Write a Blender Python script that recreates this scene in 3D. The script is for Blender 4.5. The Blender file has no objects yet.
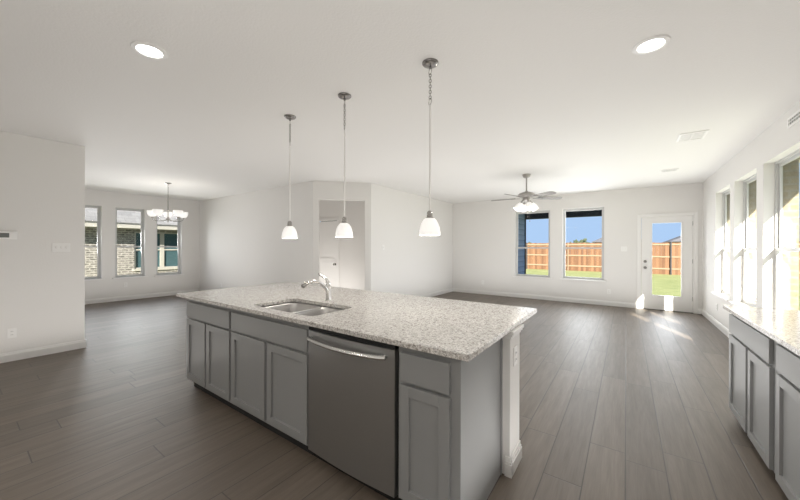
import bpy, bmesh, math, random
from mathutils import Vector, Matrix
random.seed(7)
PI = math.pi
S = bpy.context.scene
COL = S.collection

# ------------------------------------------------------------------ camera
EYE = 1.38
cam_d = bpy.data.cameras.new('camera'); cam = bpy.data.objects.new('camera', cam_d); COL.objects.link(cam)
cam.location = (0, 0, EYE)
cam.rotation_euler = Matrix.Rotation(.6179, 3, 'Z').to_4x4().to_3x3().to_4x4().to_euler()
cam.rotation_euler = (Matrix.Rotation(.6179, 3, 'Z') @ Matrix.Rotation(PI/2 - .0009, 3, 'X') @ Matrix.Rotation(.0028, 3, 'Z')).to_euler()
cam_d.sensor_width = 36; cam_d.lens = 318.2/800*36
cam_d.shift_y = -(250 - 247.27)/800
cam_d.clip_start = .02; cam_d.clip_end = 400
S.camera = cam
S.view_settings.view_transform = 'Standard'; S.view_settings.look = 'None'
S.view_settings.gamma = 1; S.view_settings.exposure = 0.10
S.view_settings.use_curve_mapping = False

# ------------------------------------------------------------------ sky, sun, added fill lamps
w = bpy.data.worlds.new('sky'); S.world = w; w.use_nodes = True
nt = w.node_tree; nt.nodes.clear()
out = nt.nodes.new('ShaderNodeOutputWorld'); bg = nt.nodes.new('ShaderNodeBackground')
tc = nt.nodes.new('ShaderNodeTexCoord'); sp = nt.nodes.new('ShaderNodeSeparateXYZ'); rp = nt.nodes.new('ShaderNodeValToRGB')
nt.links.new(tc.outputs['Generated'], sp.inputs[0]); nt.links.new(sp.outputs['Z'], rp.inputs[0])
nt.links.new(rp.outputs[0], bg.inputs[0]); nt.links.new(bg.outputs[0], out.inputs[0])
rp.color_ramp.elements[0].position = 0.5; rp.color_ramp.elements[0].color = (.44, .62, .90, 1)
rp.color_ramp.elements[1].position = 1.0; rp.color_ramp.elements[1].color = (.16, .32, .72, 1)
e = rp.color_ramp.elements.new(.57); e.color = (.27, .47, .86, 1)
bg.inputs[1].default_value = 1.0

SUN = Vector((-1, 2.42, -1.34)).normalized()
ld = bpy.data.lights.new('sun', 'SUN'); ld.energy = 20.0; ld.angle = math.radians(.6); ld.color = (1, .93, .82)
lo = bpy.data.objects.new('sun', ld); COL.objects.link(lo)
lo.rotation_euler = SUN.to_track_quat('-Z', 'Y').to_euler()

def area(name, loc, target, sx, sy, energy, color=(1, 1, 1)):
    d = bpy.data.lights.new(name, 'AREA'); d.shape = 'RECTANGLE'; d.size = sx; d.size_y = sy; d.energy = energy; d.color = color
    o = bpy.data.objects.new(name, d); COL.objects.link(o); o.location = loc
    o.rotation_euler = (Vector(target) - Vector(loc)).to_track_quat('-Z', 'Y').to_euler(); return o
AREAS = [   # added soft fill lamps aimed at the ceiling, then added lamps outside the windows
    ('living_fill_light', (-1.5, 6.4, .06), (-1.5, 6.4, 3), 5.0, 4.4, 72, (1, .99, .975)),
    ('aisle_fill_light', (-.28, 2.6, .06), (-.28, 2.6, 3), .4, 3.0, 6, (1, .98, .96)),
    ('kitchen_fill_light', (-.4, -.4, .95), (-.4, -.4, 3), 2.6, 1.6, 23, (1, .97, .94)),
    ('centre_fill_light', (-4.85, 1.6, .06), (-4.85, 1.6, 3), 1.9, 4.4, 22, (1, .97, .94)),
    ('island_back_fill_light', (-2.4, 3.3, .06), (-2.4, 3.3, 3), 3.0, 1.0, 13, (1, .97, .94)),
    ('dining_fill_light', (-8.4, 1.4, .06), (-8.4, 1.4, 3), 3.2, 5.0, 38, (1, .975, .95)),
    ('hall_fill_light', (-6.3, 5.05, .06), (-6.3, 5.05, 3), 2.6, .9, 20, (1, .96, .92)),
]
for y in (4.98, 6.20, 7.42): AREAS.append(('window_daylight_fill', (1.62, y, 1.47), (0, y, 1.47), 1.76, .96, 12, (1, .99, .97), 180))  # soft lamps added outside the openings to boost the daylight
for x, e_ in ((-2.06, 7), (-.88, 36)): AREAS.append(('window_daylight_fill', (x, 9.36, 1.47), (x, 0, 1.47), .87, 1.76, e_, (.97, .985, 1), 160))
AREAS.append(('door_daylight_fill', (.72, 9.36, 1.12), (.72, 0, 1.12), .5, 1.6, 17, (.97, .985, 1), 160))  # added lamp outside the glazed door, boosting its daylight
for y in (1.81, 2.67, 3.52): AREAS.append(('window_daylight_fill', (-10.76, y, 1.47), (0, y, 1.47), 1.76, .58, 22, (.97, .98, 1), 110))
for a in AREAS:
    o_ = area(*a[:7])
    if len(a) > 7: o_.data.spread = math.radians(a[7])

# ------------------------------------------------------------------ materials
def mat(name, col=(.8, .8, .8), rough=.5, metal=0, emit=None, emit_s=0, spec=.5, coat=0):
    m = bpy.data.materials.new(name); m.use_nodes = True
    b = m.node_tree.nodes['Principled BSDF']
    b.inputs['Base Color'].default_value = (*col, 1); b.inputs['Roughness'].default_value = rough
    b.inputs['Metallic'].default_value = metal; b.inputs['Specular IOR Level'].default_value = spec
    b.inputs['Coat Weight'].default_value = coat
    if emit: b.inputs['Emission Color'].default_value = (*emit, 1); b.inputs['Emission Strength'].default_value = emit_s
    return m
class NB:
    def __init__(s, m): s.t = m.node_tree; s.b = s.t.nodes['Principled BSDF']
    def n(s, typ, **kw):
        nd = s.t.nodes.new(typ)
        for k, v in kw.items(): setattr(nd, k, v)
        return nd
    def l(s, a, b): s.t.links.new(a, b)
    def math(s, op, a, b=None, c=None):
        nd = s.n('ShaderNodeMath', operation=op)
        for i, v in enumerate((a, b, c)):
            if v is None: continue
            if isinstance(v, (int, float)): nd.inputs[i].default_value = v
            else: s.l(v, nd.inputs[i])
        return nd.outputs[0]
    def pos(s):
        return s.n('ShaderNodeNewGeometry').outputs['Position']
    def noise(s, vec, scale, detail=3, rough=.5):
        nd = s.n('ShaderNodeTexNoise'); nd.inputs['Scale'].default_value = scale; nd.inputs['Detail'].default_value = detail
        nd.inputs['Roughness'].default_value = rough; s.l(vec, nd.inputs['Vector']); return nd.outputs['Fac']
    def scale(s, vec, v):
        nd = s.n('ShaderNodeMapping'); nd.inputs['Scale'].default_value = v; s.l(vec, nd.inputs['Vector']); return nd.outputs[0]
    def ramp(s, fac, stops, const=False):
        nd = s.n('ShaderNodeValToRGB'); s.l(fac, nd.inputs[0]); r = nd.color_ramp
        if const: r.interpolation = 'CONSTANT'
        while len(r.elements) < len(stops): r.elements.new(.5)
        for el, (p, c) in zip(r.elements, stops): el.position = p; el.color = (*c, 1)
        return nd.outputs[0]
    def bump(s, h, strength, dist=.01):
        nd = s.n('ShaderNodeBump'); nd.inputs['Strength'].default_value = strength; nd.inputs['Distance'].default_value = dist
        s.l(h, nd.inputs['Height']); s.l(nd.outputs[0], s.b.inputs['Normal']); return nd
    def mix(s, fac, a, b, blend='MIX'):
        nd = s.n('ShaderNodeMix', data_type='RGBA', blend_type=blend)
        for v, i in ((fac, 0), (a, 6), (b, 7)):
            if isinstance(v, (int, float)): nd.inputs[i].default_value = v
            elif isinstance(v, tuple): nd.inputs[i].default_value = (*v, 1)
            else: s.l(v, nd.inputs[i])
        return nd.outputs[2]

def wall_paint(name, col, bump=.25):
    m = mat(name, col, .75, spec=.25); k = NB(m)
    k.bump(k.noise(k.pos(), 60, 3), bump, .004); return m
M = {}
M['wall'] = wall_paint('warm_white_wall_paint', (.77, .755, .732))
M['ceiling'] = wall_paint('ceiling_paint', (.79, .778, .757), .35)
M['trim'] = mat('white_trim_paint', (.82, .81, .79), .4)
M['vinyl'] = mat('pale_grey_window_vinyl', (.58, .58, .57), .4)
M['vent_grey'] = mat('vent_grey', (.42, .42, .41), .6)
M['plate'] = mat('white_plastic', (.84, .83, .81), .35)
M['slot'] = mat('dark_plastic', (.05, .05, .05), .5)
M['display'] = mat('grey_display', (.16, .17, .16), .2)
M['cab'] = mat('grey_cabinet_paint', (.31, .315, .315), .42)
M['toe'] = mat('black_toe_kick', (.02, .02, .02), .7)
M['nickel'] = mat('brushed_nickel', (.42, .41, .39), .22, 1)
M['bar'] = mat('polished_steel_bar', (.66, .655, .64), .25, 1)
M['rod'] = mat('satin_light_metal', (.86, .85, .83), .4, .6)
M['canopy'] = mat('dark_nickel', (.22, .21, .20), .2, 1)
M['fan'] = mat('fan_metal', (.42, .40, .38), .35, 1)
M['blade'] = mat('grey_fan_blade', (.24, .23, .22), .5)
M['chrome'] = mat('chrome', (.82, .81, .80), .08, 1)
M['glow'] = mat('white_glass_lit', (.95, .94, .92), .3, emit=(1, .975, .94), emit_s=.42)
M['led'] = mat('lit_led_disc', (1, 1, 1), .4, emit=(1, .97, .92), emit_s=9)
M['concrete'] = mat('patio_concrete', (.5, .48, .45), .8)
m = mat('blue_grey_patio_siding', rough=.6); k = NB(m)
s_ = k.n('ShaderNodeSeparateXYZ'); k.l(k.pos(), s_.inputs[0]); fz = k.math('FRACT', k.math('DIVIDE', s_.outputs[2], .18))
k.l(k.ramp(fz, [(0, (.08, .12, .20)), (.12, (.27, .38, .58)), (1, (.20, .30, .48))]), k.b.inputs['Base Color']); k.bump(fz, .5, .02); M['siding'] = m
M['dark_siding'] = mat('dark_patio_trim', (.035, .042, .055), .6)
M['fascia'] = mat('white_fascia', (.75, .74, .70), .6)
M['cream_trim'] = mat('cream_house_trim', (.34, .325, .29), .6)
M['black'] = mat('black_gap', (.012, .012, .012), .6)

# brushed stainless
m = mat('stainless_steel', (.465, .47, .472), .4, 1); k = NB(m)
v = k.scale(k.pos(), (2, 2, 220)); f = k.noise(v, 2.0, 3)
k.l(k.ramp(f, [(.3, (.38,)*3), (.7, (.46,)*3)]), k.b.inputs['Roughness']); k.b.inputs['Anisotropic'].default_value = .3; M['steel'] = m
m = mat('sink_steel', (.72, .71, .70), .33, 1); M['sink'] = m

# floor planks running along Y
m = mat('grey_brown_wood_planks', rough=.4, spec=.85); k = NB(m)
sx = k.n('ShaderNodeSeparateXYZ'); k.l(k.pos(), sx.inputs[0]); X_, Y_ = sx.outputs[0], sx.outputs[1]
W_, L_ = .205, 1.45
rx = k.math('DIVIDE', X_, W_); row = k.math('FLOOR', rx); fx = k.math('FRACT', rx)
wn = k.n('ShaderNodeTexWhiteNoise', noise_dimensions='1D'); k.l(row, wn.inputs['W'])
ry = k.math('ADD', k.math('DIVIDE', Y_, L_), k.math('MULTIPLY', wn.outputs['Value'], 7.3)); cell = k.math('FLOOR', ry); fy = k.math('FRACT', ry)
cv = k.n('ShaderNodeCombineXYZ'); k.l(row, cv.inputs[0]); k.l(cell, cv.inputs[1])
wc = k.n('ShaderNodeTexWhiteNoise', noise_dimensions='2D'); k.l(cv.outputs[0], wc.inputs['Vector'])
gx = k.math('MINIMUM', fx, k.math('SUBTRACT', 1, fx)); gy = k.math('MINIMUM', fy, k.math('SUBTRACT', 1, fy))
seam = k.math('MINIMUM', k.math('MULTIPLY', gx, W_), k.math('MULTIPLY', gy, L_))
seamf = k.n('ShaderNodeMapRange'); k.l(seam, seamf.inputs[0]); seamf.inputs[1].default_value = .0012; seamf.inputs[2].default_value = .0045
off = k.n('ShaderNodeVectorMath', operation='ADD'); k.l(k.pos(), off.inputs[0])
o2 = k.n('ShaderNodeVectorMath', operation='SCALE'); k.l(wc.outputs['Color'], o2.inputs[0]); o2.inputs['Scale'].default_value = 9; k.l(o2.outputs[0], off.inputs[1])
g1 = k.noise(k.scale(off.outputs[0], (16, 1.2, 1)), 1.6, 6, .65); g2 = k.noise(k.scale(off.outputs[0], (90, 3, 1)), 2, 3, .5)
grain = k.math('ADD', k.math('MULTIPLY', g1, .7), k.math('MULTIPLY', g2, .3))
c1 = k.ramp(grain, [(.28, (.098, .075, .056)), (.50, (.132, .105, .081)), (.72, (.168, .138, .110))])
tone = k.math('ADD', k.math('MULTIPLY', wc.outputs['Value'], .22), .90)
tv = k.n('ShaderNodeCombineXYZ'); [k.l(tone, tv.inputs[i]) for i in range(3)]
c2 = k.mix(1.0, c1, tv.outputs[0], 'MULTIPLY')
k.l(k.mix(seamf.outputs[0], (.05, .041, .034), c2), k.b.inputs['Base Color'])
k.l(k.ramp(grain, [(.3, (.52,)*3), (.7, (.46,)*3)]), k.b.inputs['Roughness'])
k.bump(k.math('ADD', k.math('MULTIPLY', seamf.outputs[0], .8), k.math('MULTIPLY', grain, .35)), .35, .004)
M['floor'] = m

# granite
m = mat('speckled_granite', rough=.15, spec=.5); k = NB(m)
vo = k.n('ShaderNodeTexVoronoi'); vo.inputs['Scale'].default_value = 170; k.l(k.pos(), vo.inputs['Vector'])
sc = k.n('ShaderNodeSeparateXYZ'); k.l(vo.outputs['Color'], sc.inputs[0])
a = k.ramp(sc.outputs[0], [(0, (.10, .088, .08)), (.10, (.30, .275, .25)), (.30, (.55, .52, .49)), (.55, (.74, .72, .69)), (.80, (.86, .84, .81))], True)
vo2 = k.n('ShaderNodeTexVoronoi'); vo2.inputs['Scale'].default_value = 75; k.l(k.pos(), vo2.inputs['Vector'])
sc2 = k.n('ShaderNodeSeparateXYZ'); k.l(vo2.outputs['Color'], sc2.inputs[0])
b_ = k.ramp(sc2.outputs[1], [(0, (.42, .39, .36)), (.22, (.74, .72, .69)), (.6, (.84, .82, .79))], True)
k.l(k.mix(.42, a, b_), k.b.inputs['Base Color']); M['granite'] = m

# glass
def glass(name, tint=(1, 1, 1), refl=1.0):
    m = bpy.data.materials.new(name); m.use_nodes = True; t = m.node_tree; t.nodes.clear()
    o = t.nodes.new('ShaderNodeOutputMaterial'); mx = t.nodes.new('ShaderNodeMixShader'); tr = t.nodes.new('ShaderNodeBsdfTransparent')
    gl = t.nodes.new('ShaderNodeBsdfGlossy'); lw = t.nodes.new('ShaderNodeLayerWeight'); lw.inputs[0].default_value = .5
    tr.inputs[0].default_value = (*tint, 1); gl.inputs[1].default_value = .02
    pw = t.nodes.new('ShaderNodeMath'); pw.operation = 'POWER'; pw.inputs[1].default_value = 5; t.links.new(lw.outputs['Facing'], pw.inputs[0])
    ma = t.nodes.new('ShaderNodeMath'); ma.operation = 'MULTIPLY_ADD'; ma.inputs[1].default_value = .45; ma.inputs[2].default_value = .002; t.links.new(pw.outputs[0], ma.inputs[0])
    t.links.new(ma.outputs[0], mx.inputs[0]); t.links.new(tr.outputs[0], mx.inputs[1]); t.links.new(gl.outputs[0], mx.inputs[2]); t.links.new(mx.outputs[0], o.inputs[0])
    return m
M['glass'] = glass('clear_window_glass', (.97, .98, .98))
M['dark_glass'] = mat('teal_house_glass', (.05, .09, .10), .08, spec=.8)

def brick_mat(name, axis, c1, c2, mortar, bw=.2, bh=.075, ms=.012):
    m = mat(name, rough=.85); k = NB(m)
    s = k.n('ShaderNodeSeparateXYZ'); k.l(k.pos(), s.inputs[0]); c = k.n('ShaderNodeCombineXYZ')
    k.l(s.outputs[axis], c.inputs[0]); k.l(s.outputs[2], c.inputs[1])
    br = k.n('ShaderNodeTexBrick'); k.l(c.outputs[0], br.inputs['Vector']); br.inputs['Scale'].default_value = 1
    br.inputs['Brick Width'].default_value = bw; br.inputs['Row Height'].default_value = bh; br.inputs['Mortar Size'].default_value = ms
    br.inputs['Color1'].default_value = (*c1, 1); br.inputs['Color2'].default_value = (*c2, 1); br.inputs['Mortar'].default_value = (*mortar, 1)
    n = k.noise(k.pos(), 9, 4)
    k.l(k.mix(.35, br.outputs['Color'], k.ramp(n, [(.35, tuple(x*.55 for x in c1)), (.65, mortar)])), k.b.inputs['Base Color'])
    k.bump(br.outputs['Fac'], .5, -.01); return m
M['cream_brick'] = brick_mat('cream_yellow_brick', 0, (.21, .165, .095), (.27, .22, .135), (.25, .23, .18))
M['cream_brick_long'] = brick_mat('cream_yellow_brick_long', 1, (.21, .165, .095), (.27, .22, .135), (.25, .23, .18))
M['pale_brick'] = brick_mat('pale_grey_brick', 1, (.05, .046, .042), (.21, .195, .175), (.33, .31, .285), .21, .08, .02)
M['shingle'] = brick_mat('grey_roof_shingles', 1, (.16, .157, .155), (.24, .235, .23), (.13, .13, .13), .3, .12, .006)
M['far_roof'] = mat('grey_far_roof', (.10, .10, .11), .9)
M['far_wall'] = mat('far_house_wall', (.20, .19, .175), .9)
# fence wood
m = mat('cedar_fence_boards', rough=.8); k = NB(m)
s = k.n('ShaderNodeSeparateXYZ'); k.l(k.pos(), s.inputs[0])
wn = k.n('ShaderNodeTexWhiteNoise', noise_dimensions='1D'); k.l(k.math('FLOOR', k.math('DIVIDE', s.outputs[0], .14)), wn.inputs['W'])
f = k.math('ADD', k.math('MULTIPLY', wn.outputs['Value'], .6), k.math('MULTIPLY', k.noise(k.scale(k.pos(), (14, 14, 1.2)), 1.5, 4), .5))
k.l(k.ramp(f, [(.15, (.08, .034, .014)), (.5, (.125, .060, .027)), (.9, (.185, .096, .048))]), k.b.inputs['Base Color']); M['cedar'] = m
M['rail'] = mat('pale_fence_rail', (.21, .152, .098), .8)
M['post'] = mat('dark_metal_post', (.06, .06, .065), .5, .4)
m = mat('lawn_grass', rough=.95); k = NB(m)
f = k.noise(k.scale(k.pos(), (1, 2.2, 1)), 1.6, 6, .7)
k.l(k.ramp(f, [(.3, (.13, .16, .048)), (.5, (.20, .22, .077)), (.72, (.27, .28, .125))]), k.b.inputs['Base Color']); M['grass'] = m
m = mat('tree_leaves', rough=.9); k = NB(m)
k.l(k.ramp(k.noise(k.pos(), 3, 4), [(.3, (.025, .038, .018)), (.7, (.065, .08, .042))]), k.b.inputs['Base Color']); M['leaf'] = m
M['bark'] = mat('tree_bark', (.12, .09, .07), .9)

# ------------------------------------------------------------------ builders
def box(bm, x0, y0, z0, x1, y1, z1, bev=0):
    if x1 < x0: x0, x1 = x1, x0
    if y1 < y0: y0, y1 = y1, y0
    if z1 < z0: z0, z1 = z1, z0
    vs = [bm.verts.new(p) for p in ((x0,y0,z0),(x1,y0,z0),(x1,y1,z0),(x0,y1,z0),(x0,y0,z1),(x1,y0,z1),(x1,y1,z1),(x0,y1,z1))]
    fs = [bm.faces.new([vs[i] for i in q]) for q in ((3,2,1,0),(4,5,6,7),(0,1,5,4),(1,2,6,5),(2,3,7,6),(3,0,4,7))]
    if bev:
        es = list({e for f in fs for e in f.edges})
        bmesh.ops.bevel(bm, geom=es, offset=bev, segments=2, affect='EDGES', profile=.6)
def prism(bm, pts, a, b, axis='z'):
    """extrude a 2D outline between a and b along an axis; pts given in the other two axes in order"""
    def mk(p, t):
        return {'z': (p[0], p[1], t), 'y': (p[0], t, p[1]), 'x': (t, p[0], p[1])}[axis]
    lo_ = [bm.verts.new(mk(p, a)) for p in pts]; hi = [bm.verts.new(mk(p, b)) for p in pts]; n = len(pts)
    bm.faces.new(lo_[::-1]); bm.faces.new(hi)
    for i in range(n): bm.faces.new((lo_[i], lo_[(i+1) % n], hi[(i+1) % n], hi[i]))
def lathe(bm, prof, c=(0, 0, 0), seg=32, mtx=None):
    rings = []
    for r, z in prof:
        if r < 1e-5:
            rings.append([bm.verts.new(Vector((c[0], c[1], c[2]+z)) if mtx is None else mtx @ Vector((0, 0, z)))])
        else:
            rg = []
            for i in range(seg):
                a = 2*PI*i/seg; p = Vector((r*math.cos(a), r*math.sin(a), z))
                rg.append(bm.verts.new(p + Vector(c) if mtx is None else mtx @ p))
            rings.append(rg)
    for A, B in zip(rings, rings[1:]):
        for i in range(seg):
            j = (i+1) % seg
            if len(A) == 1 and len(B) == 1: continue
            if len(A) == 1: bm.faces.new((A[0], B[i], B[j]))
            elif len(B) == 1: bm.faces.new((A[i], A[j], B[0]))
            else: bm.faces.new((A[i], A[j], B[j], B[i]))
def smooth_path(pts, n=6):
    P = [Vector(p) for p in pts]; o = []
    for i in range(len(P)-1):
        p0, p1, p2, p3 = P[max(i-1, 0)], P[i], P[i+1], P[min(i+2, len(P)-1)]
        for k_ in range(n):
            t = k_/n
            o.append(.5*((2*p1) + (-p0+p2)*t + (2*p0-5*p1+4*p2-p3)*t*t + (-p0+3*p1-3*p2+p3)*t**3))
    o.append(P[-1]); return o
def tube(bm, pts, rad, seg=12, caps=True, flat=1.0):
    P = [Vector(p) for p in pts]; n = len(P)
    R = rad if isinstance(rad, (list, tuple)) else [rad]*n
    if len(R) != n: R = [R[0] + (R[-1]-R[0])*i/(n-1) for i in range(n)]
    up = None; rings = []
    for i in range(n):
        t = (P[min(i+1, n-1)] - P[max(i-1, 0)]).normalized()
        if up is None:
            up = Vector((0, 0, 1)) if abs(t.z) < .9 else Vector((1, 0, 0))
        s = t.cross(up).normalized(); up = s.cross(t).normalized()
        rings.append([bm.verts.new(P[i] + R[i]*(math.cos(2*PI*j/seg)*s + flat*math.sin(2*PI*j/seg)*up)) for j in range(seg)])
    for A, B in zip(rings, rings[1:]):
        for j in range(seg): bm.faces.new((A[j], A[(j+1) % seg], B[(j+1) % seg], B[j]))
    if caps: bm.faces.new(rings[0][::-1]); bm.faces.new(rings[-1])
def torus(bm, c, R, r, rot, seg=16, sub=6, sx=1, sz=1):
    rg = []
    for i in range(seg):
        a = 2*PI*i/seg; q = []
        for j in range(sub):
            b = 2*PI*j/sub; rr = R + r*math.cos(b)
            q.append(bm.verts.new(Vector(c) + rot @ Vector((rr*math.cos(a)*sx, r*math.sin(b), rr*math.sin(a)*sz))))
        rg.append(q)
    for i in range(seg):
        A, B = rg[i], rg[(i+1) % seg]
        for j in range(sub): bm.faces.new((A[j], A[(j+1) % sub], B[(j+1) % sub], B[j]))
def obj(name, bm, m, parent=None, smooth=False, kind=None, label=None):
    bmesh.ops.recalc_face_normals(bm, faces=bm.faces)
    me = bpy.data.meshes.new(name); bm.to_mesh(me); bm.free(); me.materials.append(M[m] if isinstance(m, str) else m)
    if smooth:
        for p in me.polygons: p.use_smooth = True
        me.set_sharp_from_angle(angle=math.radians(40))
    o = bpy.data.objects.new(name, me); COL.objects.link(o)
    if parent: o.parent = parent
    if kind: o['kind'] = kind
    if label: o['label'] = label
    return o
def nb(): return bmesh.new()
def bxo(name, m, parent, *b, bev=0, **kw):
    bm = nb(); box(bm, *b, bev=bev); return obj(name, bm, m, parent, **kw)
def thing(name, label, cat, loc=(0, 0, 0), rotz=0, group=None, kind=None):
    o = bpy.data.objects.new(name, None); COL.objects.link(o); o.location = loc; o.rotation_euler = (0, 0, rotz); o.empty_display_size = .1
    if label: o['label'] = label
    if cat: o['category'] = cat
    if group: o['group'] = group
    if kind: o['kind'] = kind
    return o
def tag(o, label, cat, group=None):
    o['label'] = label; o['category'] = cat
    if group: o['group'] = group
    return o
def dup(root, loc=None, rotz=None, label=None):
    def cp(o, par):
        c = o.copy(); COL.objects.link(c)
        if par: c.parent = par
        for ch in list(o.children): cp(ch, c)
        return c
    r = cp(root, None)
    if loc is not None: r.location = loc
    if rotz is not None: r.rotation_euler = (0, 0, rotz)
    if label: r['label'] = label
    return r
def plight(name, loc, energy, r, parent=None, color=(1, .93, .84)):
    d = bpy.data.lights.new(name, 'POINT'); d.energy = energy; d.shadow_soft_size = r; d.color = color
    o = bpy.data.objects.new(name, d); COL.objects.link(o); o.location = loc
    if parent: o.parent = parent
    return o

# ------------------------------------------------------------------ room shell
H = 2.735
XR, YB, XL, YD, XD, XP, YREAR = 1.30, 9.04, -4.41, 4.30, -10.44, -6.0, -1.7
ZS, ZH = .585, 2.36
bxo('floor', 'floor', None, XD-.3, YREAR-.2, -.12, XR+.14, YB+.14, 0, kind='structure')
bxo('ceiling', 'ceiling', None, XD-.14, YREAR-.14, H, XR+.14, YB+.14, H+.12, kind='structure')

def strip_boxes(bm, a0, a1, ops, fn, z0=0, z1=H):
    """fn(a, b, z0, z1) adds a box of wall; ops = (a, b, zlo, zhi)"""
    cur = a0
    for (a, b, zl, zh) in sorted(ops):
        if a > cur: fn(cur, a, z0, z1)
        if zl > z0: fn(a, b, z0, zl)
        if zh < z1: fn(a, b, zh, z1)
        cur = b
    if cur < a1: fn(cur, a1, z0, z1)
BACKW = [(-2.51, -1.62), (-1.325, -.43)]
RIGHTW = [(4.49, 5.47), (5.71, 6.69), (6.93, 7.91)]
DINW = [(1.51, 2.11), (2.37, 2.97), (3.225, 3.825)]
DOORX = (.285, 1.145); DOORH = 2.055
bm = nb(); strip_boxes(bm, XL-.12, XR+.14, [(a, b, ZS, ZH) for a, b in BACKW] + [(DOORX[0]-.02, DOORX[1]+.02, 0, DOORH+.02)], lambda a, b, z0, z1: box(bm, a, YB, z0, b, YB+.14, z1))
obj('wall_back', bm, 'wall', kind='structure')
bm = nb(); strip_boxes(bm, YREAR, YB, [(a, b, ZS, ZH) for a, b in RIGHTW], lambda a, b, z0, z1: box(bm, XR, a, z0, XR+.14, b, z1))
obj('wall_right', bm, 'wall', kind='structure')
bm = nb(); strip_boxes(bm, YREAR, YD+.12, [(a, b, ZS, ZH) for a, b in DINW], lambda a, b, z0, z1: box(bm, XD-.14, a, z0, XD, b, z1))
obj('wall_dining', bm, 'wall', kind='structure')
bxo('wall_rear', 'wall', None, XD-.14, YREAR-.14, 0, XR+.14, YREAR, H, kind='structure')
bxo('wall_left', 'wall', None, XP-.13, YREAR, 0, XP, 1.045, H, kind='structure', bev=.006)
# living room side wall, dining end wall, 45 degree wall
A_ = Vector((XL, 5.14, 0)); B_ = Vector((XL-.845, YD-.005, 0))
bxo('wall_living', 'wall', None, XL-.12, 5.14, 0, XL, YB, H, kind='structure')
bxo('wall_front', 'wall', None, XD, YD, 0, B_.x, YD+.12, H, kind='structure')
u = (B_-A_).normalized(); nrm = Vector((u.y, -u.x, 0))      # away from the room
if nrm.dot(Vector((-1, 1, 0))) < 0: nrm = -nrm
Ld = (B_-A_).length
bm = nb()
def dbox(a, b, z0, z1):
    p = [A_+u*a, A_+u*b, A_+u*b+nrm*.12, A_+u*a+nrm*.12]
    prism(bm, [(q.x, q.y) for q in p], z0, z1)
strip_boxes(bm, 0, Ld, [(.127, 1.075, 0, 2.36)], dbox)
obj('wall_diagonal', bm, 'wall', kind='structure')
# hall behind
YH = 5.70
HD = (-6.82, -6.03)
bm = nb(); strip_boxes(bm, -8.2, XL-.12, [(HD[0]-.02, HD[1]+.02, 0, 2.07)], lambda a, b, z0, z1: box(bm, a, YH, z0, b, YH+.12, z1))
obj('wall_hall', bm, 'wall', kind='structure')
bxo('wall_hall_end', 'wall', None, -8.32, YD+.12, 0, -8.2, YH+.12, H, kind='structure')

# baseboards (profile: board + thin bead)
BBH = .11
def base_run(name, p0, p1, n, h=BBH, d=.014, parent=None, kind='structure'):
    p0, p1, n = Vector(p0), Vector(p1), Vector(n)
    bm = nb()
    prof = [(0, 0), (d, 0), (d, h*.72), (d*.75, h*.80), (d*.55, h*.86), (d*.55, h*.95), (0, h)]
    va = [bm.verts.new((p0.x+n.x*a, p0.y+n.y*a, z)) for a, z in prof]; vb = [bm.verts.new((p1.x+n.x*a, p1.y+n.y*a, z)) for a, z in prof]
    bm.faces.new(va); bm.faces.new(vb[::-1])
    for i in range(len(prof)):
        j = (i+1) % len(prof); bm.faces.new((va[i], va[j], vb[j], vb[i]))
    return obj(name, bm, 'trim', parent, kind=kind)
base_run('baseboard_back', (XL, YB), (.205, YB), (0, -1))
base_run('baseboard_back_corner', (1.215, YB), (XR, YB), (0, -1))
base_run('baseboard_right', (XR, 3.72), (XR, YB), (-1, 0))
base_run('baseboard_living', (XL, 5.14), (XL, YB), (1, 0))
base_run('baseboard_dining', (XD, YREAR), (XD, YD), (1, 0))
base_run('baseboard_front', (XD, YD), (B_.x, YD), (0, -1))
base_run('baseboard_left', (XP, YREAR), (XP, 1.059), (1, 0))
base_run('baseboard_left_end', (XP-.13, 1.045), (XP+.0, 1.045), (0, 1))
pa, pb = A_+u*0, A_+u*.127
base_run('baseboard_diagonal', pa, pb, -nrm)
pa, pb = A_+u*1.075, B_
base_run('baseboard_diagonal_end', pa, pb, -nrm)
base_run('baseboard_hall', (-5.95, YH), (XL-.12, YH), (0, -1))

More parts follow.
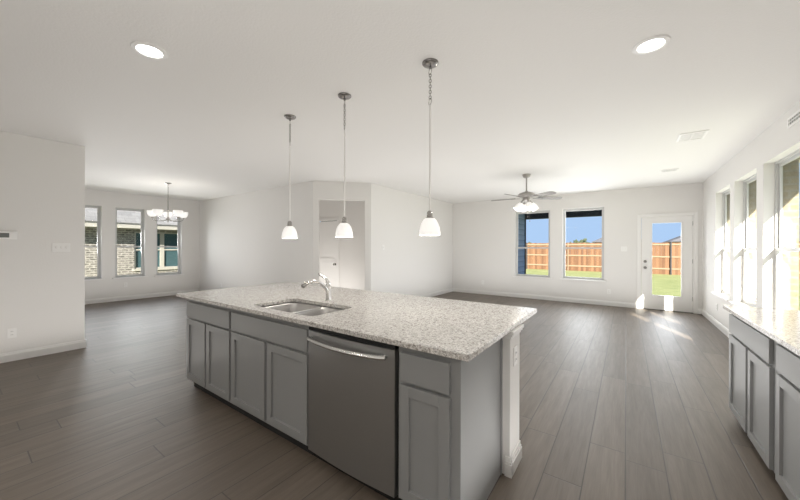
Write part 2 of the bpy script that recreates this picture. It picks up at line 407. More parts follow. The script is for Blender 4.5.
# ------------------------------------------------------------------ windows
def window(name, origin, rotz, w_, sill_out=.045, frame_y=.09, sill_over=.055):
    """local x along the wall, y outwards, z up; origin at the left end of the opening on the room face"""
    t = thing(name, None, None, origin, rotz, kind='structure')
    z0, z1, zm = ZS, ZH, 1.365; f = .035
    y0, y1 = frame_y, frame_y+.05
    bm = nb()
    for b in ((0, z0, f*.6, z1), (w_-f*.6, z0, w_, z1), (f*.6, z1-f*.7, w_-f*.6, z1), (f*.6, z0, w_-f*.6, z0+f*.6)): box(bm, b[0], y0, b[1], b[2], y1, b[3])
    obj('window_frame', bm, 'vinyl', t, kind='structure')
    def sash(nm, za, zb, ya, yb):
        bm = nb(); a, b = f*.6, w_-f*.6; g = .032
        box(bm, a, ya, za, a+g, yb, zb); box(bm, b-g, ya, za, b, yb, zb)
        box(bm, a+g, ya, zb-g*1.0, b-g, yb, zb); box(bm, a+g, ya, za, b-g, yb, za+g*1.1)
        s_ = obj(nm, bm, 'vinyl', t, kind='structure')
        bm = nb(); box(bm, a+g-.004, (ya+yb)/2-.002, za+g-.004, b-g+.004, (ya+yb)/2+.002, zb-g+.004)
        obj('window_pane', bm, 'glass', s_, kind='structure')
        return s_
    sash('upper_sash', zm-.015, z1-f*.7, y0+.026, y0+.046)
    ls = sash('lower_sash', z0+f*.6, zm+.015, y0+.002, y0+.024)
    bxo('sash_lock', 'vinyl', ls, w_/2-.03, y0-.012, zm+.012, w_/2+.03, y0+.006, zm+.028, bev=.003)
    bxo('window_sill', 'trim', t, -sill_over, -sill_out, z0-.024, w_+sill_over, 0, z0, bev=.005, kind='structure')
    bxo('sill_board', 'trim', t, .001, 0, z0-.001, w_-.001, y0, z0+.002, kind='structure')
    return t
n = 0
for a, b in BACKW:
    n += 1; window('window_%d' % n, (a, YB, 0), 0, b-a, frame_y=.07)
for a, b in RIGHTW:
    n += 1; window('window_%d' % n, (XR, b, 0), -PI/2, b-a)
for a, b in DINW:
    n += 1; window('window_%d' % n, (XD, a, 0), PI/2, b-a)

# ------------------------------------------------------------------ doors
def casing(name, x0, x1, y, zt, wd=.075, d=.018, parent=None):
    bm = nb()
    box(bm, x0-wd, y-d, 0, x0, y, zt+wd, bev=.004); box(bm, x1, y-d, 0, x1+wd, y, zt+wd, bev=.004); box(bm, x0, y-d, zt, x1, y, zt+wd, bev=.004)
    return obj(name, bm, 'trim', parent, kind='structure')
d1 = thing('door_1', None, None, (0, YB, 0), kind='structure')
x0, x1 = DOORX; gx0, gx1, gz0, gz1 = .47, .965, .325, 1.925; ya, yb = .015, .06
bm = nb()
box(bm, x0, ya, .012, gx0, yb, DOORH); box(bm, gx1, ya, .012, x1, yb, DOORH); box(bm, gx0, ya, .012, gx1, yb, gz0); box(bm, gx0, ya, gz1, gx1, yb, DOORH)
obj('door_slab', bm, 'trim', d1, kind='structure')
bm = nb(); g = .022
for b in ((gx0-g, gz0-g, gx0+.004, gz1+g), (gx1-.004, gz0-g, gx1+g, gz1+g), (gx0, gz0-g, gx1, gz0+.004), (gx0, gz1-.004, gx1, gz1+g)): box(bm, b[0], ya-.012, b[1], b[2], ya+.004, b[3], bev=.003)
obj('glass_moulding', bm, 'trim', d1, kind='structure')
bxo('door_pane', 'glass', d1, gx0-.004, .035, gz0-.004, gx1+.004, .039, gz1+.004, kind='structure')
bxo('door_threshold', 'slot', d1, x0-.01, -.005, 0, x1+.01, .14, .011, kind='structure')
cs = casing('door_casing', x0-.02, x1+.02, 0, DOORH+.015, .062, .018, d1)
bm = nb(); [box(bm, *b) for b in ((x0-.02, 0, 0, x0-.004, .14, DOORH+.02), (x1+.004, 0, 0, x1+.02, .14, DOORH+.02), (x0-.02, 0, DOORH+.004, x1+.02, .14, DOORH+.02))]
obj('door_jamb', bm, 'trim', d1, kind='structure')
for nm, z in (('deadbolt', 1.07), ('door_knob', .93)):
    bm = nb(); mt = Matrix.Translation((x0+.065, ya, z)) @ Matrix.Rotation(PI/2, 4, 'X')
    if nm == 'deadbolt': lathe(bm, [(0, 0), (.032, 0), (.032, .010), (.024, .02), (0, .021)], mtx=mt, seg=24); box(bm, x0+.060, ya-.036, z-.014, x0+.070, ya-.02, z+.014, bev=.002)
    else: lathe(bm, [(0, 0), (.032, 0), (.032, .008), (.012, .012), (.012, .032), (.027, .042), (.030, .056), (.022, .068), (0, .070)], mtx=mt, seg=24)
    obj(nm, bm, 'nickel', d1, smooth=True, kind='structure')
for z in (.25, 1.05, 1.85):
    bm = nb(); lathe(bm, [(0, 0), (.007, 0), (.007, .09), (0, .09)], c=(x1+.003, ya-.006, z), seg=10); obj('door_hinge', bm, 'nickel', d1, kind='structure')
# hall door
d2 = thing('door_2', None, None, (0, YH, 0), kind='structure')
x0, x1 = HD; zt = 2.045
bm = nb(); box(bm, x0, .02, .008, x1, .055, zt)
st = .11
for (a, b, c, d) in ((x0, 0, x0+st, zt), (x1-st, 0, x1, zt), (x0+st, zt-.12, x1-st, zt), (x0+st, .008, x1-st, .22), (x0+st, .95, x1-st, 1.08)): box(bm, a, .008, max(b, .008), c, .021, d, bev=.002)
obj('door_slab', bm, 'trim', d2, kind='structure')
casing('door_casing', x0-.015, x1+.015, 0, zt+.01, .07, .016, d2)
bm = nb(); lathe(bm, [(0, 0), (.032, 0), (.032, .008), (.012, .012), (.012, .032), (.027, .042), (.030, .056), (.022, .068), (0, .070)], mtx=Matrix.Translation((x1-.065, .008, .93)) @ Matrix.Rotation(PI/2, 4, 'X'), seg=24)
obj('door_knob', bm, 'nickel', d2, smooth=True, kind='structure')

# ------------------------------------------------------------------ kitchen island
CT = .905; TH = .03; FY = 1.335           # counter top height, slab thickness, door face plane
def shaker(parent, name, a0, a1, z0, z1, place, rail=.055):
    """door/drawer front; place(bm, a0, z0, a1, z1, d0, d1) boxes it at depth d0..d1 behind the face plane"""
    bm = nb()
    if name == 'drawer_front':
        place(bm, a0, z0, a1, z1, 0, .02, .003)
    else:
        place(bm, a0, z0, a0+rail, z1, 0, .02, .0015); place(bm, a1-rail, z0, a1, z1, 0, .02, .0015)
        place(bm, a0+rail, z1-rail, a1-rail, z1, 0, .02, .0015); place(bm, a0+rail, z0, a1-rail, z0+rail, 0, .02, .0015)
        place(bm, a0+rail-.002, z0+rail-.002, a1-rail+.002, z1-rail+.002, .014, .019, 0)
    return obj(name, bm, 'cab', parent)
def pl_front(face, ox):
    def f(bm, a0, z0, a1, z1, d0, d1, bev): box(bm, a0-ox, face+d0, z0, a1-ox, face+d1, z1, bev=bev)
    return f
def island_cab(label, x0, x1, doors, drawer, right_panel=False):
    t = thing('base_cabinet', label, 'cabinet', (x0, 0, 0), group='grey base cabinets of the island')
    ox = x0; yf = FY+.0205; zb = .068
    bm = nb()   # carcass with face frame
    if 'sink' in label:   # open top under the sink bowls
        box(bm, 0, yf, zb, .018, 1.94, CT-TH); box(bm, x1-x0-.018, yf, zb, x1-x0, 1.94, CT-TH)
        box(bm, .018, yf, zb, x1-x0-.018, 1.94, zb+.018); box(bm, .018, 1.925, zb+.018, x1-x0-.018, 1.94, CT-TH); box(bm, .018, yf, zb+.018, x1-x0-.018, yf+.018, CT-TH)
    else: box(bm, 0, yf, zb, x1-x0, 1.94, CT-TH)
    obj('cabinet_body', bm, 'cab', t)
    bxo('toe_kick', 'toe', t, .06 if x0 < -3.4 else 0, FY+.05, 0, x1-x0, 1.94, zb)
    pf = pl_front(FY, ox)
    shaker(t, 'drawer_front', drawer[0], drawer[1], .692, .838, pf)
    for a, b in doors: shaker(t, 'cabinet_door', a, b, .09, .674, pf)
    if right_panel:
        bxo('end_panel', 'cab', t, x1-x0, FY+.0205, 0, x1-x0+.016, 1.945, CT-TH)
        bxo('scribe_trim', 'cab', t, x1-x0+.0165, 1.925, 0, x1-x0+.022, 1.945, CT-TH)
    return t
island_cab('leftmost grey cabinet of the island, one drawer over two doors, far from the dishwasher', -3.535, -2.677, [(-3.525, -3.135), (-3.105, -2.695)], (-3.525, -2.695))
island_cab('grey sink cabinet of the island, wide false drawer front, directly left of the dishwasher', -2.677, -1.685, [(-2.66, -2.175), (-2.145, -1.69)], (-2.66, -1.69))
island_cab('narrow grey island cabinet right of the dishwasher, one drawer over one door', -.968, -.634, [(-.948, -.668)], (-.948, -.668), True)

# dishwasher
t = thing('dishwasher', 'stainless steel dishwasher with a curved bar handle built into the island', 'dishwasher', (-1.685, FY, 0))
Wd = .702
bxo('dishwasher_tub', 'black', t, .006, .035, .07, Wd+.010, .60, CT-TH-.012)
bm = nb(); nseg = 14; pts = []
for i in range(nseg+1):
    s_ = i/nseg; x = .008 + s_*(Wd-.008); pts.append((x, .004 - .014*math.sin(PI*s_)))
pts += [(Wd, .034), (.008, .034)]
prism(bm, pts, .068, .840); obj('dishwasher_door', bm, 'steel', t, smooth=True)
bxo('control_strip', 'black', t, .008, .006, .843, Wd, .034, .862)
bm = nb(); pts = []
for i in range(17):
    s_ = i/16; pts.append((.035 + s_*(Wd-.085), -.012 - .042*math.sin(PI*s_)**.6, .795 - .006*math.sin(PI*s_)))
tube(bm, pts, .019, 12, flat=.7); obj('door_handle', bm, 'bar', t, smooth=True)
for x in (.045, Wd-.06):
    bm = nb(); lathe(bm, [(0, 0), (.012, 0), (.012, .022), (0, .022)], mtx=Matrix.Translation((x, .006, .795)) @ Matrix.Rotation(PI/2, 4, 'X'), seg=12); obj('handle_mount', bm, 'steel', t)
bxo('toe_panel', 'black', t, .008, .05, 0, Wd, .075, .066)

# pony wall behind the cabinets
t = thing('pony_wall', 'white half wall with baseboard carrying the island worktop behind the grey cabinets', 'half wall', (0, 0, 0))
bxo('wall_core', 'wall', t, -3.55, 1.946, 0, -.567, 2.155, CT-TH-.001, bev=.003)
bm = nb()
for (o, z0, z1) in ((.014, 0, .075), (.010, .075, .09), (.006, .09, .115)): box(bm, -3.55-o, 1.9465, z0, -.567+o, 2.155+o, z1, bev=.002)
for (o, z0, z1) in ((.014, 0, .075), (.010, .075, .09), (.006, .09, .115)): box(bm, -.60+.004, 1.946-o, z0, -.567+o, 1.96, z1, bev=.002)
obj('base_moulding', bm, 'trim', t)
bm = nb()
for (o, z0, z1) in ((.006, .825, .84), (.014, .84, .856), (.022, .856, CT-TH-.001)): box(bm, -.60+.004, 1.9465-o*.4, z0, -.567+o, 2.155+o, z1, bev=.002)
obj('top_moulding', bm, 'trim', t)

# worktop with sink cut-out
CX0, CX1, CY0, CY1 = -3.715, -.562, 1.312, 2.632
SK = (-2.50, -1.74, 1.415, 1.835)
def rrect(x0, x1, y0, y1, r, n=6):
    o = []
    for cx, cy, a0 in ((x1-r, y1-r, 0), (x0+r, y1-r, PI/2), (x0+r, y0+r, PI), (x1-r, y0+r, 3*PI/2)):
        for i in range(n+1): a = a0 + PI/2*i/n; o.append((cx+r*math.cos(a), cy+r*math.sin(a)))
    return o
def slab_with_hole(bm, outer, hole, z0, z1):
    # outer and hole rounded rects with equal vertex counts
    n_ = len(outer)
    V = [[bm.verts.new((*p, z)) for p in ring] for ring in (outer, hole) for z in (z0, z1)]
    ol, oh, hl, hh = V
    for i in range(n_):
        j = (i+1) % n_
        bm.faces.new((oh[i], oh[j], hh[j], hh[i])); bm.faces.new((ol[j], ol[i], hl[i], hl[j]))
        bm.faces.new((ol[i], ol[j], oh[j], oh[i])); bm.faces.new((hh[i], hh[j], hl[j], hl[i]))
bm = nb(); slab_with_hole(bm, rrect(CX0, CX1, CY0, CY1, .008), rrect(*SK, .06), CT-TH, CT)
obj_ct = tag(obj('island_countertop', bm, 'granite'), 'large speckled white and grey granite worktop on the island, with sink cut-out', 'countertop')
bv = obj_ct.modifiers.new('bevel', 'BEVEL'); bv.width = .003; bv.segments = 2; bv.limit_method = 'ANGLE'; bv.angle_limit = math.radians(60)

# sink: two bowls, flange
t = thing('kitchen_sink', 'stainless double-bowl sink set under the granite of the island', 'sink', ((SK[0]+SK[1])/2, (SK[2]+SK[3])/2, CT-TH))
hw, hd = (SK[1]-SK[0])/2, (SK[3]-SK[2])/2
def bowl(x0, x1, y0, y1, depth):
    bm = nb(); rings = []
    for (ins, z, r) in ((-.004, -.006, .062), (0, -.02, .06), (.006, -.08, .06), (.012, -depth*.9, .055), (.03, -depth, .04)):
        rings.append([bm.verts.new((*p, z)) for p in rrect(x0+ins, x1-ins, y0+ins, y1-ins, r)])
    for A, B in zip(rings, rings[1:]):
        for i in range(len(A)): j = (i+1) % len(A); bm.faces.new((A[i], B[i], B[j], A[j]))
    bm.faces.new(rings[-1])
    return bm
xm = .0
mid = -2.10 - (SK[0]+SK[1])/2
for nm, a, b in (('left_bowl', -hw-.005, mid-.012), ('right_bowl', mid+.012, hw+.005)):
    bm = bowl(a, b, -hd-.005, hd+.005, .19)
    q = obj('sink_bowl', bm, 'sink', t, smooth=True)
    md = q.modifiers.new('thickness', 'SOLIDIFY'); md.thickness = .0015
    bm = nb(); lathe(bm, [(0, .002), (.025, .002), (.042, .003), (.045, 0)], c=((a+b)/2, 0, -.189), seg=24); obj('drain', bm, 'chrome', t, smooth=True)
bxo('divider', 'sink', t, mid-.0125, -hd+.03, -.03, mid+.0125, hd-.03, -.005, bev=.004)

# faucet
t = thing('kitchen_faucet', 'chrome pull-out kitchen faucet with a lever on top, behind the double sink', 'faucet', (-2.125, 1.905, CT))
bm = nb(); lathe(bm, [(0, 0), (.029, 0), (.029, .006), (.023, .012), (.021, .06), (.021, .12), (.023, .145), (.020, .165), (.010, .176), (0, .178)], seg=28); obj('faucet_body', bm, 'chrome', t, smooth=True)
bm = nb(); pts = smooth_path([(0, -.005, .075), (-.004, -.035, .125), (-.010, -.085, .168), (-.016, -.135, .185), (-.021, -.175, .184), (-.024, -.205, .174)])
tube(bm, pts, [.019]*8 + [.014]*18 + [.0135]*(len(pts)-26), 16); obj('spout', bm, 'chrome', t, smooth=True)
bm = nb(); tube(bm, [(-.0235, -.198, .178), (-.026, -.215, .169), (-.029, -.242, .152), (-.0295, -.248, .148)], [.014, .018, .0195, .017], 16); obj('spray_head', bm, 'nickel', t, smooth=True)
bm = nb(); pts = smooth_path([(0, 0, .165), (-.008, -.014, .195), (-.030, -.032, .213), (-.052, -.048, .232), (-.060, -.054, .246)], 4)
tube(bm, pts, [.018, .016, .014, .012, .011] + [.009]*(len(pts)-9) + [.008, .009, .010, .008], 12); obj('lever_handle', bm, 'chrome', t, smooth=True)

# ------------------------------------------------------------------ right-hand counter run
RF, RC = .69, .66
bm = nb(); box(bm, RC, .7, CT-TH, XR-.001, 3.738, CT, bev=.003)
tag(obj('side_countertop', bm, 'granite'), 'polished granite worktop along the right wall under the windows', 'countertop')
def pr_side(face):
    def f(bm, a0, z0, a1, z1, d0, d1, bev): box(bm, face+d0, a0, z0, face+d1, a1, z1, bev=bev)
    return f
for i, lab in enumerate(('grey base cabinet at the far end of the right-hand counter, wide drawer over two doors', 'grey base cabinet second from the far end of the right-hand counter, cut by the frame', 'grey base cabinet nearest the camera on the right-hand counter')):
    y1 = 3.705 - 1.003*i; y0 = y1-1.003
    if i == 2: break
    t = thing('base_cabinet', lab, 'cabinet', (0, 0, 0), group='grey base cabinets along the right wall')
    bxo('cabinet_body', 'cab', t, RF+.0205, y0, .066, XR-.002, y1, CT-TH)
    bxo('toe_kick', 'toe', t, RF+.07, y0, 0, XR-.016, y1, .066)
    ps = pr_side(RF)
    shaker(t, 'drawer_front', y0+.10, y1-.008, .692, .84, ps)
    shaker(t, 'cabinet_door', y1-.455, y1-.008, .075, .674, ps); shaker(t, 'cabinet_door', y0+.09, y0+.50, .075, .674, ps)

# ------------------------------------------------------------------ pendants
def chain(bm, z0, z1, n, R=.014, r=.003):
    for i in range(n):
        z = z0 + (z1-z0)*(i+.5)/n
        torus(bm, (0, 0, z), R*.62, r, Matrix.Rotation(PI/2*(i % 2) + .4, 3, 'Z'), 12, 5, 1, (abs(z1-z0)/n*.62)/(R*.62))
def pendant(label, x, y):
    t = thing('pendant_light', label, 'pendant light', (x, y, H), group='pendant lights over the island')
    bm = nb(); lathe(bm, [(0, 0), (.060, 0), (.060, -.006), (.052, -.016), (.030, -.026), (.010, -.030), (.008, -.045), (0, -.046)], seg=32); obj('ceiling_canopy', bm, 'canopy', t, smooth=True)
    bm = nb(); torus(bm, (0, 0, -.064), .023, .003, Matrix.Rotation(-.6, 3, 'Z'), 20, 6); chain(bm, -.083, -.265, 9)
    torus(bm, (0, 0, -.285), .023, .003, Matrix.Rotation(-.6, 3, 'Z'), 20, 6); obj('chain', bm, 'nickel', t, smooth=True)
    bm = nb(); lathe(bm, [(0, -.303), (.0062, -.303), (.0062, -1.09), (0, -1.09)], seg=10); obj('rod', bm, 'rod', t, smooth=True)
    bm = nb(); lathe(bm, [(0, -1.085), (.012, -1.088), (.021, -1.098), (.023, -1.135), (.030, -1.142), (.030, -1.147), (0, -1.147)], seg=24); obj('socket_cap', bm, 'nickel', t, smooth=True)
    bm = nb(); outp = [(.026, -1.140), (.044, -1.153), (.060, -1.178), (.071, -1.210), (.077, -1.245), (.079, -1.268)]
    lathe(bm, outp + [(r-.004, z) for r, z in outp[::-1]], seg=36); obj('lamp_shade', bm, 'glow', t, smooth=True)
    bm = nb(); lathe(bm, [(0, -1.147), (.013, -1.150), (.014, -1.17), (.028, -1.20), (.030, -1.222), (.020, -1.244), (0, -1.25)], seg=16); obj('light_bulb', bm, 'led', t, smooth=True)
    plight('bulb_light', (0, 0, -1.28), PEND_W, .03, t)
    return t
PEND_W = 2.5
pendant('farthest pendant light over the island, left of the faucet, white glass dome shade', -2.855, 2.035)
pendant('middle of the three white glass pendant lights, hanging in front of the doorway', -2.060, 2.035)
pendant('nearest and largest-looking pendant light, rightmost over the island, white glass dome shade', -1.178, 2.035)

# ------------------------------------------------------------------ chandelier
t = thing('chandelier', 'brushed nickel chandelier with five white glass bowl shades near the dining windows', 'chandelier', (-7.98, 2.67, H))
bm = nb(); lathe(bm, [(0, 0), (.062, 0), (.062, -.008), (.040, -.022), (.010, -.03), (.006, -.05), (0, -.05)], seg=28); obj('ceiling_canopy', bm, 'nickel', t, smooth=True)
bm = nb(); torus(bm, (0, 0, -.062), .018, .0025, Matrix.Rotation(.3, 3, 'Z'), 16, 6); chain(bm, -.08, -.30, 9); obj('chain', bm, 'nickel', t, smooth=True)
bm = nb(); lathe(bm, [(0, -.30), (.008, -.30), (.009, -.56), (.016, -.58), (.009, -.60), (.009, -.72), (.024, -.745), (.030, -.775), (.022, -.80), (.010, -.815), (.012, -.835), (0, -.85)], seg=20); obj('stem', bm, 'nickel', t, smooth=True)
for i in range(5):
    a = math.radians(161.5 + 72*i); cx, cy = math.cos(a), math.sin(a)
    bm = nb(); pts = smooth_path([(.02*cx, .02*cy, -.775), (.10*cx, .10*cy, -.815), (.19*cx, .19*cy, -.815), (.27*cx, .27*cy, -.785), (.285*cx, .285*cy, -.745)], 5)
    tube(bm, pts, .007, 8); lathe(bm, [(0, 0), (.020, 0), (.026, .012), (.026, .018), (0, .018)], c=(.285*cx, .285*cy, -.748), seg=16)
    arm = obj('arm', bm, 'nickel', t, smooth=True)
    bm = nb(); op = [(.022, 0), (.046, .010), (.072, .035), (.085, .075), (.090, .125)]
    lathe(bm, [(0, .002)] + op + [(r-.005, z+.002) for r, z in op[::-1]] + [(0, .006)], c=(.285*cx, .285*cy, -.73), seg=28); obj('glass_shade', bm, 'glow', t, smooth=True)
    plight('bulb_light', (.285*cx, .285*cy, -.60), .7, .035, t)

# ------------------------------------------------------------------ ceiling fan
t = thing('ceiling_fan', 'grey five-blade ceiling fan with lit white bell shades in the living room', 'ceiling fan', (-1.515, 6.19, H))
bm = nb(); lathe(bm, [(0, 0), (.072, 0), (.072, -.012), (.060, -.05), (.030, -.068), (0, -.07)], seg=28); obj('ceiling_canopy', bm, 'fan', t, smooth=True)
bm = nb(); lathe(bm, [(0, -.065), (.014, -.065), (.014, -.30), (.028, -.31), (.028, -.33), (0, -.33)], seg=16); obj('downrod', bm, 'fan', t, smooth=True)
bm = nb(); lathe(bm, [(0, -.315), (.03, -.318), (.07, -.33), (.135, -.355), (.150, -.375), (.150, -.40), (.120, -.425), (.07, -.435), (.07, -.47), (.055, -.485), (0, -.487)], seg=36); obj('motor_housing', bm, 'fan', t, smooth=True)
phi0 = .6179 + math.radians(2)
for i in range(5):
    a = phi0 + 2*PI*i/5
    mt = Matrix.Rotation(a, 4, 'Z') @ Matrix.Translation((0, 0, -.435)) @ Matrix.Rotation(math.radians(-13), 4, 'X')
    bm = nb(); prof = [(.21, -.045), (.25, -.055), (.40, -.065), (.55, -.068), (.61, -.064), (.655, -.045), (.67, 0), (.655, .045), (.61, .064), (.55, .068), (.40, .065), (.25, .055), (.21, .045)]
    prism(bm, prof, -.004, .004); bmesh.ops.transform(bm, matrix=mt, verts=bm.verts); bl = obj('fan_blade', bm, 'blade', t)
    bm = nb(); prism(bm, [(.12, -.014), (.20, -.02), (.27, -.035), (.28, 0), (.27, .035), (.20, .02), (.12, .014)], -.010, -.0045); bmesh.ops.transform(bm, matrix=mt, verts=bm.verts); obj('blade_bracket', bm, 'fan', bl)
for i in range(4):
    a = .6179 + math.radians(-90 + 90*i + 2)
    mt = Matrix.Translation((.06*math.cos(a), .06*math.sin(a), -.475)) @ Matrix.Rotation(a, 4, 'Z') @ Matrix.Rotation(math.radians(180-33), 4, 'Y')
    bm = nb(); lathe(bm, [(0, 0), (.013, 0), (.013, .05), (.022, .055), (.024, .08), (0, .08)], mtx=mt, seg=14); ar = obj('lamp_arm', bm, 'fan', t, smooth=True)
    bm = nb(); op = [(.026, .075), (.040, .095), (.056, .135), (.060, .18), (.066, .215)]
    lathe(bm, op + [(r-.004, z) for r, z in op[::-1]], mtx=mt, seg=24); obj('glass_shade', bm, 'glow', t, smooth=True)
    bm = nb(); lathe(bm, [(0, .08), (.012, .085), (.024, .12), (.022, .145), (0, .158)], mtx=mt, seg=14); obj('light_bulb', bm, 'led', t, smooth=True)
    p = mt @ Vector((0, 0, .25)); plight('bulb_light', p, 2.5, .03, t)
for dx, dz in ((.03, -.78), (.065, -.86)):
    bm = nb(); tube(bm, [(dx, -.02, -.48), (dx, -.02, dz)], .0012, 6); lathe(bm, [(0, 0), (.006, .003), (.007, .015), (.003, .025), (0, .026)], c=(dx, -.02, dz-.024), seg=10); obj('pull_chain', bm, 'fan', t)

# ------------------------------------------------------------------ recessed lights
def downlight(label, x, y, energy=9):
    t = thing('recessed_light', label, 'ceiling light', (x, y, H), group='recessed ceiling lights')
    bm = nb(); lathe(bm, [(.070, -.002), (.076, -.010), (.098, -.007), (.104, 0)], seg=40); obj('trim_ring', bm, 'trim', t, smooth=True)
    bm = nb(); lathe(bm, [(0, -.0035), (.072, -.0035), (.072, -.001), (0, -.001)], seg=32); obj('lens', bm, 'led', t)
    d = bpy.data.lights.new('downlight_beam', 'SPOT'); d.energy = energy; d.spot_size = math.radians(150); d.spot_blend = .9; d.shadow_soft_size = .06; d.color = (1, .95, .88)
    o = bpy.data.objects.new('downlight_beam', d); COL.objects.link(o); o.location = (0, 0, -.03); o.parent = t
    return t
downlight('round recessed ceiling light on the left side of the kitchen ceiling', -2.69, .79)
downlight('round recessed ceiling light on the right side of the ceiling', .13, 2.70, 40)

downlight('added unseen recessed ceiling light over the kitchen aisle, left one', -2.69, -.75, 42)  # added out of view to light the cabinet fronts from above
downlight('added unseen recessed ceiling light over the kitchen aisle, right one', .13, -.75, 42)  # second lamp added out of view for the cabinet fronts
# ------------------------------------------------------------------ vents
def vent(name, label, loc, rot, w_, h_, n_, back='slot'):
    t = thing(name, label, 'vent', loc); t.rotation_euler = rot
    bm = nb(); f = .022
    for b in ((-w_/2, -h_/2, w_/2, -h_/2+f), (-w_/2, h_/2-f, w_/2, h_/2), (-w_/2, -h_/2+f, -w_/2+f, h_/2-f), (w_/2-f, -h_/2+f, w_/2, h_/2-f)): box(bm, b[0], b[1], 0, b[2], b[3], .008, bev=.002)
    obj('vent_frame', bm, 'plate', t)
    bxo('duct_opening', back, t, -w_/2+f, -h_/2+f, .0005, w_/2-f, h_/2-f, .0015)
    bm = nb()
    for i in range(n_):
        x = -w_/2+f+(w_-2*f)*(i+.5)/n_; p = (w_-2*f)/n_
        prism(bm, [(x-p*.30, .0025), (x-p*.18, .0025), (x+p*.22, .006), (x+p*.10, .006)], -h_/2+f, h_/2-f, 'y')
    box(bm, -w_/2+f, -.004, .002, w_/2-f, .004, .0095)
    obj('slats', bm, 'plate', t); return t
vent('ceiling_vent', 'white slatted ceiling vent, the larger and nearer one above the door', (.645, 5.19, H-.0005), (PI, 0, PI/2), .34, .26, 8)
vent('ceiling_vent', 'small white ceiling vent close to the back wall above the door', (.61, 7.26, H-.0005), (PI, 0, 0), .24, .20, 6)
vent('wall_vent', 'white slatted vent high on the right wall above the nearest window', (XR-.0005, 4.56, 2.605), (PI/2, 0, -PI/2), .42, .10, 8, 'vent_grey')

# ------------------------------------------------------------------ switches, outlets, thermostat
def plate(name, label, cat, loc, rotz, gangs=1, kind='outlet'):
    """local x along the wall, -y out of the wall"""
    t = thing(name, label, cat, loc, rotz); w_ = .072 + .046*(gangs-1); h_ = .115
    bxo('cover_plate', 'plate', t, -w_/2, -.006, -h_/2, w_/2, 0, h_/2, bev=.002)
    for g in range(gangs):
        x = (g-(gangs-1)/2)*.046
        if kind == 'switch':
            bm = nb(); box(bm, x-.005, -.016, -.004, x+.005, -.005, .014, bev=.001); obj('toggle', bm, 'plate', t)
            bxo('toggle_slot', 'wall', t, x-.008, -.0066, -.013, x+.008, -.0058, .016)
        else:
            for z in (-.02, .02):
                bm = nb(); box(bm, x-.016, -.009, z-.014, x+.016, -.0055, z+.014, bev=.002); so = obj('socket', bm, 'plate', t)
                bm = nb(); box(bm, x-.008, -.0095, z-.004, x-.005, -.0085, z+.006); box(bm, x+.005, -.0095, z-.004, x+.008, -.0085, z+.006); obj('slot', bm, 'slot', so)
    return t
WG = 'white plate'
plate('light_switch', 'triple white light switch plate on the near left wall', 'switch', (XP, .822, 1.36), PI/2, 3, 'switch')
plate('electrical_outlet', 'white outlet low on the near left wall above the baseboard', 'outlet', (XP, .415, .335), PI/2)
plate('electrical_outlet', 'white outlet under the middle dining window', 'outlet', (XD, 2.57, .39), PI/2)
plate('electrical_outlet', 'white outlet low on the plain wall right of the dining corner', 'outlet', (-9.10, YD, .31), 0)
plate('light_switch', 'white light switch on the wall right of the doorway', 'switch', (XL, 5.56, 1.37), PI/2, 1, 'switch')
plate('electrical_outlet', 'white outlet low on the back wall, left of the two living room windows', 'outlet', (-3.43, YB, .35), 0)
plate('electrical_outlet', 'white outlet low on the back wall between window and glazed door', 'outlet', (-.33, YB, .335), 0)
plate('light_switch', 'white light switch on the back wall left of the glazed door', 'switch', (-.04, YB, 1.35), 0, 2, 'switch')
plate('electrical_outlet', 'white outlet low on the right wall under the farthest window', 'outlet', (XR, 7.76, .345), -PI/2)
plate('electrical_outlet', 'white outlet on the end of the half wall under the worktop', 'outlet', (-.567, 2.045, .70), PI/2)
t = thing('thermostat', 'white wall thermostat with a grey display on the near left wall', 'thermostat', (XP, .37, 1.505), PI/2)
bxo('thermostat_case', 'plate', t, -.085, -.024, -.046, .085, 0, .046, bev=.006)
bxo('display', 'display', t, -.062, -.0255, -.026, .022, -.0235, .028)

# ------------------------------------------------------------------ outside
bxo('ground', 'grass', None, -60, -30, -.35, 60, 80, -.14, kind='structure')
bxo('patio_floor', 'concrete', None, -3.2, YB+.29, -.14, 1.6, 11.8, -.06, kind='structure')
# house exterior: brick skin on the right wall with window openings, eaves
bm = nb(); strip_boxes(bm, YREAR-.14, YB+.28, [(a, b, ZS-.03, ZH) for a, b in RIGHTW], lambda a, b, z0, z1: box(bm, XR+.141, a, z0, XR+.27, b, z1), z0=-.14)
obj('wall_exterior_right', bm, 'cream_brick', kind='structure')
bm = nb(); strip_boxes(bm, XD-.27, XR+.14, [(a, b, ZS-.03, ZH-.0) for a, b in BACKW] + [(DOORX[0]-.02, DOORX[1]+.02, -.14, DOORH+.02)], lambda a, b, z0, z1: box(bm, a, YB+.141, z0, b, YB+.27, z1), z0=-.14)
obj('wall_exterior_back', bm, 'dark_siding', kind='structure')
bxo('roof_slab', 'fascia', None, XD-.6, YREAR-.5, H+.125, 2.02, YB+.45, H+.17, kind='structure')
bm = nb(); box(bm, 2.0, YREAR-.5, 2.60, 2.02, YB+.45, H+.125); box(bm, XR+.28, YREAR-.5, 2.60, 2.0, YB+.45, 2.615)
obj('eave_right', bm, 'fascia', kind='structure')
t = thing('covered_patio', 'dark blue sided patio wing with a flat roof outside the living room windows', 'patio cover', (0, 0, 0))
bm = nb(); box(bm, -3.05, YB+.275, -.13, -2.9, 11.68, 2.54); obj('side_wall', bm, 'siding', t)
bxo('corner_post', 'dark_siding', t, -3.07, 11.62, -.13, -2.87, 11.695, 2.54)
bm = nb(); box(bm, -3.05, 11.7, 2.37, -.35, 11.9, 2.70); obj('front_beam', bm, 'dark_siding', t)
bm = nb(); box(bm, -3.05, YB+.275, 2.55, -.35, 11.69, 2.68); obj('patio_roof', bm, 'dark_siding', t)
bm = nb(); box(bm, -.5, 11.72, -.06, -.38, 11.88, 2.438); 
bm.free()

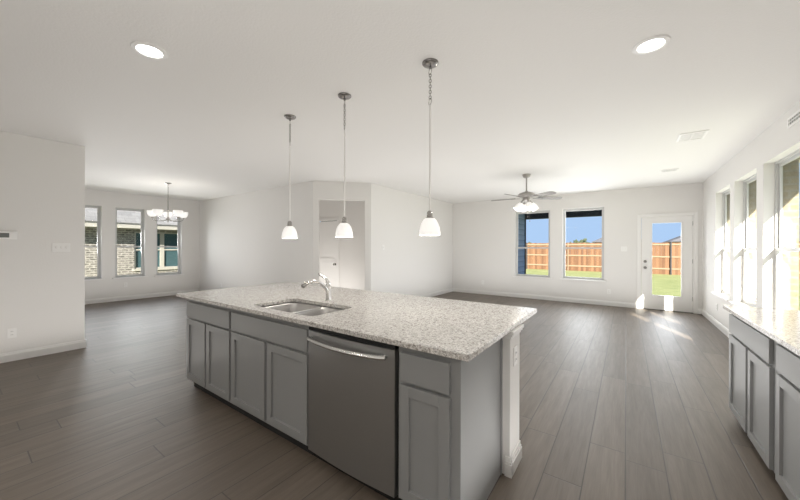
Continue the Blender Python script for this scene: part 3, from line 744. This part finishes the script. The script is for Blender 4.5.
# fence
FYY = 23.5; FG = -.14; FT = 1.68
t = thing('wooden_fence', 'orange cedar board fence with three pale rails at the far end of the lawn', 'fence', (0, FYY, FG))
bm = nb(); x = -16.0
while x < 16:
    h_ = FT-FG + random.uniform(-.015, .015); box(bm, x, .04, 0, x+.136, .058, h_); x += .14
obj('fence_boards', bm, 'cedar', t)
for z in (.28, .96, 1.66):
    bxo('fence_rail', 'rail', t, -16, 0, z, 16, .038, z+.085)
for i, x in enumerate((-13.5, -10.9, -8.3, -5.7, -3.12, -.53, 2.06, 4.65, 7.25)):
    pale = abs(x+3.12) < .1
    bm = nb(); lathe(bm, [(0, 0), (.035, 0), (.035, 1.84), (0, 1.86)], c=(x, -.04, 0), seg=10)
    obj('fence_post', bm, 'rail' if pale else 'post', t, label='pale wooden post' if pale else None)
# houses far behind the fence
def gable_house(label, x0, x1, y0, y1, ze, zr, inset):
    t = thing('distant_house', label, 'house', (0, 0, -.14))
    bxo('house_walls', 'far_wall', t, x0+.3, y0+.3, 0, x1-.3, y1-.3, ze)
    bm = nb(); ym = (y0+y1)/2
    v = [bm.verts.new(p) for p in ((x0, y0, ze), (x1, y0, ze), (x1, y1, ze), (x0, y1, ze), (x0+inset, ym, zr), (x1-inset, ym, zr))]
    for q in ((0, 1, 5, 4), (1, 2, 5), (2, 3, 4, 5), (3, 0, 4), (3, 2, 1, 0)): bm.faces.new([v[i] for i in q])
    obj('house_roof', bm, 'far_roof', t)
gable_house('grey roof of a house beyond the fence, seen through the glazed door', 3.4, 17, 40, 50, 2.1, 5.0, 6.0)
gable_house('grey roof of a house beyond the fence, seen through the right-hand living room window', -3.1, 1.8, 40, 50, 2.1, 3.5, 2.3)
def tree(label, x, y, h_, s):
    t = thing('distant_tree', label, 'tree', (x, y, -.14))
    bm = nb(); tube(bm, [(0, 0, 0), (.05, 0, h_*.5), (0, 0, h_*.8)], [.10*s, .05*s], 8); obj('trunk', bm, 'bark', t)
    bm = nb(); rnd = random.Random(int(x*10))
    for i in range(70):
        p = Vector((rnd.gauss(0, .33*s), rnd.gauss(0, .33*s), h_*.72 + rnd.gauss(0, .16*s)))
        bmesh.ops.create_icosphere(bm, subdivisions=1, radius=rnd.uniform(.05, .13)*s, matrix=Matrix.Translation(p) @ Matrix.Rotation(rnd.random()*3, 4, 'X') @ Matrix.Diagonal((1, 1.4, .7, 1)))
    obj('crown', bm, 'leaf', t)
tree('small dark tree crown just above the fence top, seen through the right-hand living room window', -3.9, 38, 2.75, 1.2)
tree('tuft of dark foliage above the fence in the left living room window', -9.2, 38, 2.5, 1.0)

# neighbouring house outside the dining windows
t = thing('neighbour_house', 'pale brick house with grey shingle roof and teal windows outside the dining windows', 'house', (-15, 0, 0))
def zat(z14): return z14
WY0, WY1, WZ0, WZ1 = 3.95, 5.95, .52, 1.93
bm = nb(); strip_boxes(bm, -4, 9.5, [(WY0, WY1, WZ0, WZ1)], lambda a, b, z0, z1: box(bm, -.2, a, z0, 0, b, z1), z0=-.14, z1=2.25)
obj('brick_wall', bm, 'pale_brick', t)
bm = nb(); g = .05
for b in ((WY0, WZ0, WY0+g, WZ1), (WY1-g, WZ0, WY1, WZ1), (WY0+g, WZ1-g, WY1-g, WZ1), (WY0+g, WZ0, WY1-g, WZ0+g), (4.76, WZ0+g, 4.90, WZ1-g), (WY0+g, 1.22, 4.76, 1.27), (4.90, 1.22, WY1-g, 1.27)): box(bm, -.08, b[0], b[1], -.02, b[2], b[3])
box(bm, -.05, WY0-.05, WZ0-.07, .04, WY1+.05, WZ0)
nw = obj('window_frame', bm, 'cream_trim', t); bxo('window_glass', 'dark_glass', nw, -.06, WY0+.02, WZ0+.02, -.05, WY1-.02, WZ1-.02)
bm = nb(); box(bm, .40, -4.4, 2.03, .43, 9.9, 2.21); box(bm, 0.001, -4.4, 2.03, .40, 9.9, 2.05); obj('fascia_board', bm, 'cream_trim', t)
bm = nb(); prism(bm, [(.46, 2.20), (.46, 2.23), (-5.5, 5.6), (-5.5, 5.57)], -4.4, 9.9, 'y'); obj('house_roof', bm, 'shingle', t)
bm = nb(); box(bm, -8, -4, -.14, -.21, 9.5, 2.25); obj('house_body', bm, 'pale_brick', t)
